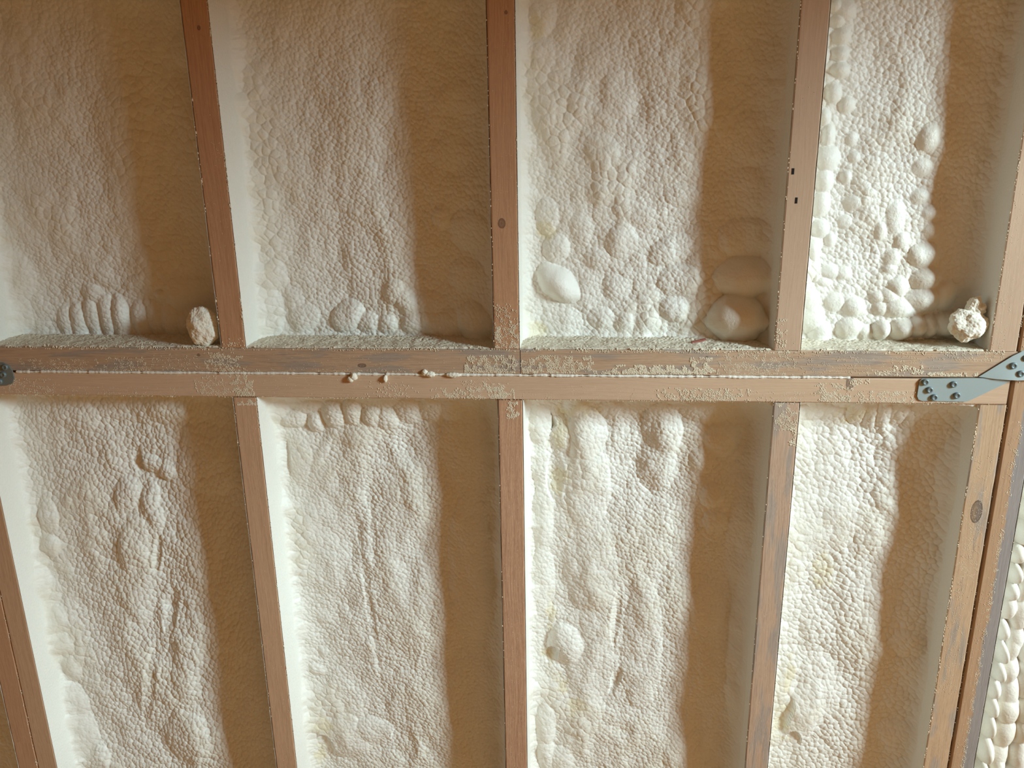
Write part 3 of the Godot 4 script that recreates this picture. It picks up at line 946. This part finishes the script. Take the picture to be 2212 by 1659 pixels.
	bay("narrow bright foam bay below the beam with smooth cobbled surface", 0.3879, 0.6377, -1.74, -0.0785, -0.9, 0.0, 0.06, [
		[428, -104, 31, 18, 0, 7.6, 0.75, 0.25],
		[398, -108, 21, 19, 0, 6.0, 0.75, 0.25],
		[486, -106, 15, 25, 10, 8.5, 0.75, 0.25],
		[507, -111, 12, 27, 10, 7.6, 0.75, 0.25],
		[524, -109, 14, 27, 10, 8.5, 0.75, 0.25],
		[547, -107, 17, 22, 0, 6.8, 0.75, 0.25],
		[599, -117, 43, 51, 0, 9.3, 0.75, 0.25],
		[587, -158, 34, 45, 0, 6.0, 0.75, 0.25],
		[631, -187, 20, 68, 0, 5.1, 0.75, 0.25],
		[533, -135, 9, 10, 0, 3.4, 0.75, 0.25],
		[545, -160, 14, 14, 0, 4.2, 0.75, 0.25],
		[556, -152, 10, 13, 0, 4.2, 0.75, 0.25],
		[545, -220, 14, 12, 0, 3.4, 0.75, 0.25],
		[536, -235, 12, 16, 0, 3.4, 0.75, 0.25],
		[547, -259, 15, 11, 0, 3.4, 0.75, 0.25],
		[460, -269, 49, 95, 0, 3.4, 0.75, 0.25],
		[457, -648, 34, 75, -15, 10.2, 0.75, 0.25],
		[420, -669, 12, 47, -15, -4.1, 0.75, 0.25],
		[441, -735, 16, 48, 0, -3.1, 0.75, 0.25],
		[477, -610, 38, 73, 0, 5.1, 0.75, 0.25],
		[608, -506, 25, 26, 0, 6.0, 0.75, 0.25],
		[621, -687, 38, 37, 0, 7.6, 0.75, 0.25],
		[632, -558, 29, 36, 0, 5.1, 0.75, 0.25],
		[551, -388, 43, 100, 0, 3.4, 0.75, 0.25]
	], {"seed": 114, "right": 0.07, "group": gb, "big": 0.014, "left_big": 0.5, "med": 0.0088, "a_med": 2.0, "a_fine": 0.7, "end_t": 0.055, "stains": [
		[421, -673, 16, 44],
		[426, -580, 10, 37],
		[488, -109, 37, 16],
		[464, -377, 18, 37]
	]})
	bay("foam above the beam past the outermost stud", -1.272, -0.8930, 0.0005, 0.56, 0.0, 0.0, 0.07, [], {"seed": 121, "group": ga, "ledge": true})
	bay("foam below the beam past the doubled pair of studs", -1.31, -0.9628, -1.74, -0.0785, -0.9, -0.6, 0.066, [], {"seed": 122, "group": gb})
	bay("foam past the corner post with columns of glossy white bubbles", 0.7165, 1.08, -1.74, 0.56, -0.9, 0.0, 0.06, [
		[744, -193, 11, 19, 0, 39.85966724962893, 0.5, 0.9],
		[765, -194, 19, 28, 0, 36.00452351495809, 0.5, 0.9],
		[796, -189, 17, 24, 0, 30.440160098097763, 0.5, 0.9],
		[744, -223, 10, 19, 0, 40.572805190947, 0.5, 0.9],
		[771, -234, 18, 29, 0, 36.004478385429664, 0.5, 0.9],
		[794, -222, 17, 25, 0, 31.523707228957562, 0.5, 0.9],
		[747, -254, 14, 23, 0, 39.04061903161906, 0.5, 0.9],
		[769, -262, 17, 35, 0, 29.777901742407845, 0.5, 0.9],
		[795, -247, 17, 29, 0, 35.215060366798895, 0.5, 0.9],
		[746, -292, 11, 24, 0, 48.906443472976235, 0.5, 0.9],
		[770, -304, 19, 37, 0, 33.08372375332752, 0.5, 0.9],
		[797, -297, 18, 31, 0, 29.172516207519685, 0.5, 0.9],
		[745, -331, 14, 19, 0, 38.51886162886698, 0.5, 0.9],
		[767, -338, 15, 29, 0, 33.34621794879422, 0.5, 0.9],
		[797, -330, 18, 25, 0, 35.96734649006535, 0.5, 0.9],
		[746, -363, 11, 20, 0, 45.59197978149223, 0.5, 0.9],
		[768, -362, 18, 30, 0, 31.20668903249742, 0.5, 0.9],
		[800, -375, 18, 25, 0, 25.211753264614316, 0.5, 0.9],
		[746, -395, 13, 19, 0, 45.38518490154436, 0.5, 0.9],
		[768, -394, 15, 29, 0, 32.59018752170176, 0.5, 0.9],
		[797, -402, 18, 24, 0, 34.75113334934187, 0.5, 0.9],
		[748, -425, 15, 27, 0, 38.21825030351969, 0.5, 0.9],
		[771, -440, 19, 41, 0, 32.10427681068875, 0.5, 0.9],
		[802, -431, 18, 34, 0, 33.81513360837903, 0.5, 0.9],
		[746, -469, 12, 21, 0, 39.63725151867098, 0.5, 0.9],
		[772, -484, 16, 33, 0, 28.093964663395646, 0.5, 0.9],
		[796, -463, 18, 27, 0, 33.40494809785626, 0.5, 0.9],
		[746, -504, 10, 22, 0, 49.78098379438252, 0.5, 0.9],
		[769, -500, 15, 34, 0, 28.552706251824006, 0.5, 0.9],
		[800, -510, 18, 29, 0, 25.795686418400777, 0.5, 0.9],
		[747, -540, 11, 20, 0, 49.971638325057086, 0.5, 0.9],
		[769, -544, 19, 30, 0, 32.09321231034489, 0.5, 0.9],
		[804, -542, 19, 26, 0, 26.9023459946049, 0.5, 0.9],
		[746, -573, 12, 23, 0, 40.98303168840131, 0.5, 0.9],
		[775, -585, 18, 36, 0, 28.316503572226015, 0.5, 0.9],
		[800, -568, 19, 30, 0, 26.496785918383203, 0.5, 0.9],
		[749, -611, 11, 22, 0, 38.61528470137943, 0.5, 0.9],
		[775, -616, 21, 34, 0, 32.02962065955663, 0.5, 0.9],
		[806, -617, 19, 29, 0, 33.490292672874254, 0.5, 0.9],
		[748, -647, 11, 27, 0, 40.531055533581466, 0.5, 0.9],
		[776, -661, 21, 42, 0, 31.3658958447132, 0.5, 0.9],
		[806, -657, 19, 35, 0, 31.70992705062364, 0.5, 0.9],
		[748, -692, 14, 28, 0, 46.23151822100023, 0.5, 0.9],
		[773, -707, 21, 44, 0, 28.74380568106543, 0.5, 0.9],
		[809, -706, 19, 37, 0, 32.020222591572185, 0.5, 0.9],
		[750, -738, 11, 22, 0, 49.62241956020369, 0.5, 0.9],
		[773, -729, 16, 33, 0, 34.351897900147456, 0.5, 0.9],
		[806, -747, 19, 28, 0, 35.12977135692021, 0.5, 0.9],
		[747, -774, 15, 24, 0, 38.157323325575206, 0.5, 0.9],
		[775, -766, 20, 36, 0, 35.829697309515225, 0.5, 0.9],
		[808, -776, 19, 30, 0, 34.54448961773146, 0.5, 0.9],
		[750, -812, 12, 24, 0, 48.70100032350767, 0.5, 0.9],
		[776, -814, 19, 36, 0, 28.263934588356996, 0.5, 0.9],
		[804, -816, 20, 31, 0, 29.8659747148281, 0.5, 0.9],
		[750, -851, 11, 31, 0, 42.35083619472592, 0.5, 0.9],
		[777, -855, 15, 47, 0, 36.37688962719683, 0.5, 0.9],
		[807, -840, 20, 39, 0, 30.520544122496524, 0.5, 0.9],
		[751, -901, 13, 26, 0, 40.80440712798044, 0.5, 0.9],
		[777, -919, 16, 41, 0, 29.144511246364964, 0.5, 0.9],
		[810, -914, 20, 34, 0, 30.14969578381648, 0.5, 0.9],
		[751, -945, 15, 27, 0, 38.8030144538217, 0.5, 0.9],
		[777, -938, 18, 42, 0, 36.364419749280636, 0.5, 0.9],
		[809, -955, 20, 35, 0, 26.00852361663606, 0.5, 0.9]
	], {"seed": 120, "group": gb, "a_med": 0.8, "a_fine": 0.5})

# ------------------------------------------------------------------ small things
func lumpy(rad: Vector3, sd: int, cell: float, amp: float, rough := 0.0) -> ArrayMesh:
	var c := noise(FastNoiseLite.TYPE_CELLULAR, 1.0 / cell, sd)
	var m := noise(FastNoiseLite.TYPE_SIMPLEX, 0.5 / maxf(rad.x, rad.y), sd + 1, 3)
	var nu := 141
	var nv := 90
	var v := PackedVector3Array()
	var col := PackedColorArray()
	for j in nv:
		var th := PI * (float(j) / (nv - 1) - 0.5)
		for i in nu:
			var ph := TAU * float(i % (nu - 1)) / (nu - 1)
			var d := Vector3(cos(th) * cos(ph), sin(th), -cos(th) * sin(ph))
			var p := d * rad
			var f := c.get_noise_3dv(p) + 1.0
			p += d * (amp * (1.0 - f * f) + rough * m.get_noise_3dv(p * 2.0))
			p *= 1.0 + 0.16 * m.get_noise_3dv(p)
			v.append(p)
			col.append(Color(0.86, 0.80, 0.68))
	return grid_mesh(v, nu, nv, PackedVector2Array(), col, true)

func plate_mesh(pts: PackedVector2Array, z0: float, z1: float) -> ArrayMesh:
	var st := SurfaceTool.new()
	st.begin(Mesh.PRIMITIVE_TRIANGLES)
	st.set_smooth_group(-1)
	var ix := Geometry2D.triangulate_polygon(pts)
	for k in range(0, ix.size(), 3):
		var a := pts[ix[k]]
		var b := pts[ix[k + 1]]
		var c := pts[ix[k + 2]]
		if (b - a).cross(c - a) > 0.0:
			var t := b
			b = c
			c = t
		for p in [a, b, c]:
			st.add_vertex(Vector3(p.x, p.y, z1))
	for k in pts.size():
		var a := pts[k]
		var b := pts[(k + 1) % pts.size()]
		for q in [Vector3(a.x, a.y, z0), Vector3(a.x, a.y, z1), Vector3(b.x, b.y, z1), Vector3(a.x, a.y, z0), Vector3(b.x, b.y, z1), Vector3(b.x, b.y, z0)]:
			st.add_vertex(q)
	st.generate_normals()
	return st.commit()

func nail_mesh(r: float, h: float) -> ArrayMesh:
	var prof := [Vector2(r, 0.0), Vector2(r, h * 0.55), Vector2(r * 0.86, h * 0.9), Vector2(r * 0.55, h), Vector2(r * 0.5, h * 0.72), Vector2(0.0003, h * 0.75)]
	var nu := 13
	var v := PackedVector3Array()
	for p in prof:
		for i in nu:
			var a := TAU * float(i % (nu - 1)) / (nu - 1)
			v.append(Vector3(p.x * cos(a), p.x * sin(a), p.y))
	return grid_mesh(v, nu, prof.size(), PackedVector2Array(), PackedColorArray(), true)

func details() -> void:
	# white bead squeezed out of the seam between the boards
	var bead := thing("foam_bead", "thin white foam bead squeezed from the seam between the beam boards", "foam bead")
	var n1 := noise(FastNoiseLite.TYPE_SIMPLEX, 90.0, 61, 2)
	var n2 := noise(FastNoiseLite.TYPE_SIMPLEX, 9.0, 62, 2)
	var v := PackedVector3Array()
	var col := PackedColorArray()
	var nu := 9
	var nv := 900
	for j in nv:
		var x := lerpf(-0.815, 0.455, float(j) / (nv - 1))
		var r := 0.0019 + 0.0006 * n1.get_noise_1d(x) + 0.0007 * n2.get_noise_1d(x)
		if n1.get_noise_1d(x * 0.35 + 4.0) > 0.52:
			r *= 0.55
		for i in nu:
			var a := TAU * float(i % (nu - 1)) / (nu - 1)
			v.append(Vector3(x, -0.0395 + r * sin(a) + 0.0005 * n2.get_noise_1d(x * 2.0), -0.0004 + r * 0.9 * cos(a)))
			col.append(Color(0.86, 0.82, 0.74))
	put("bead", grid_mesh(v, nu, nv, PackedVector2Array(), col, true), dust_mat, bead)
	for q in [[Vector2(-0.2728, -0.0431), Vector3(0.0042, 0.0052, 0.004)], [Vector2(-0.2781, -0.0468), Vector3(0.004, 0.004, 0.004)], [Vector2(-0.2244, -0.0457), Vector3(0.0024, 0.0045, 0.003)], [Vector2(-0.1553, -0.0386), Vector3(0.0065, 0.0035, 0.004)], [Vector2(-0.1637, -0.0358), Vector3(0.004, 0.004, 0.003)], [Vector2(-0.1203, -0.0391), Vector3(0.01, 0.003, 0.003)]]:
		var c: Vector2 = q[0]
		put("foam_bit", lumpy(q[1], int(c.x * 9000.0), 0.004, 0.0012), dust_mat, bead).position = Vector3(c.x, c.y, 0.002)
	var chip := thing("wood_chip", "small reddish splinter lying on the foam-dusted beam top", "wood chip", "", Vector3(0.2427, 0.0033, -0.035))
	var chip_mat := StandardMaterial3D.new()
	chip_mat.albedo_color = lin(0.32, 0.10, 0.07)
	chip_mat.roughness = 0.8
	var cm := put("splinter", boxes([[Vector3(-0.010, -0.0012, -0.002), Vector3(0.008, 0.0014, 0.002)], [Vector3(0.004, -0.001, -0.004), Vector3(0.012, 0.001, 0.0005)]]), chip_mat, chip)
	cm.rotation_degrees = Vector3(8, 12, 8)
	chip.position.y = 0.0055
	# galvanised strap tying the beam to the corner post
	var steel := StandardMaterial3D.new()
	steel.albedo_color = lin(0.40, 0.48, 0.48)
	steel.metallic = 0.25
	steel.roughness = 0.45
	var head := StandardMaterial3D.new()
	head.albedo_color = lin(0.20, 0.25, 0.26)
	head.metallic = 0.3
	head.roughness = 0.45
	var strap := thing("metal_strap", "twisted galvanised strap nailed across beam end and corner post", "metal strap", "galvanised straps on the beam")
	var pl := PackedVector2Array([Vector2(0.5503, -0.0435), Vector2(0.5536, -0.0394), Vector2(0.6298, -0.0381), Vector2(0.6785, -0.0384), Vector2(0.6718, -0.0432), Vector2(0.6230, -0.0711), Vector2(0.6182, -0.0733), Vector2(0.5570, -0.0725), Vector2(0.5523, -0.0705), Vector2(0.5498, -0.0656)])
	put("flat_plate", plate_mesh(pl, 0.0003, 0.0022), steel, strap)
	var fl := [Vector3(0.6295, -0.0361, 0.0026), Vector3(0.6704, -0.0054, 0.0030), Vector3(0.6835, 0.0020, 0.0030), Vector3(0.7092, 0.0021, 0.0030), Vector3(0.7158, -0.0388, 0.0045), Vector3(0.6806, -0.0397, 0.0075), Vector3(0.6536, -0.0386, 0.0055)]
	var st := SurfaceTool.new()
	st.begin(Mesh.PRIMITIVE_TRIANGLES)
	st.set_smooth_group(0)
	var mid := Vector3(0.6670, -0.0236, 0.0050)
	for i in fl.size():
		for p in [mid, fl[i], fl[(i + 1) % fl.size()]]:
			st.add_vertex(p)
		for p in [mid, fl[(i + 1) % fl.size()], fl[i]]:
			var w: Vector3 = p
			st.add_vertex(w - Vector3(0, 0, 0.0018))
	st.generate_normals()
	put("twisted_flap", st.commit(), steel, strap)
	var nm := nail_mesh(0.0048, 0.0036)
	for q in [[Vector2(0.5580, -0.0442), 0.0022], [Vector2(0.5652, -0.0558), 0.0022], [Vector2(0.5729, -0.0668), 0.0022], [Vector2(0.5970, -0.0473), 0.0022], [Vector2(0.6036, -0.0637), 0.0022], [Vector2(0.6724, -0.0188), 0.0045], [Vector2(0.6835, -0.0302), 0.0052], [Vector2(0.6881, -0.0080), 0.0028]]:
		var c: Vector2 = q[0]
		put("nail_head", nm, head, strap).position = Vector3(c.x, c.y, q[1])
	var tag := thing("metal_strap", "rounded end of a dark galvanised strap with three nails, at the bead's start", "metal strap", "galvanised straps on the beam")
	var pl2 := PackedVector2Array([Vector2(-0.9087, -0.0231), Vector2(-0.8331, -0.0249), Vector2(-0.8248, -0.0294), Vector2(-0.8203, -0.0376), Vector2(-0.8196, -0.0497), Vector2(-0.8245, -0.0589), Vector2(-0.8345, -0.0620), Vector2(-0.9176, -0.0628)])
	var dull := steel.duplicate()
	dull.albedo_color = lin(0.22, 0.25, 0.24)
	put("flat_plate", plate_mesh(pl2, 0.0003, 0.0022), dull, tag)
	for q in [Vector2(-0.8299, -0.0317), Vector2(-0.8354, -0.0438), Vector2(-0.8440, -0.0552), Vector2(-0.8653, -0.0380)]:
		put("nail_head", nm, head, tag).position = Vector3(q.x, q.y, 0.0022)
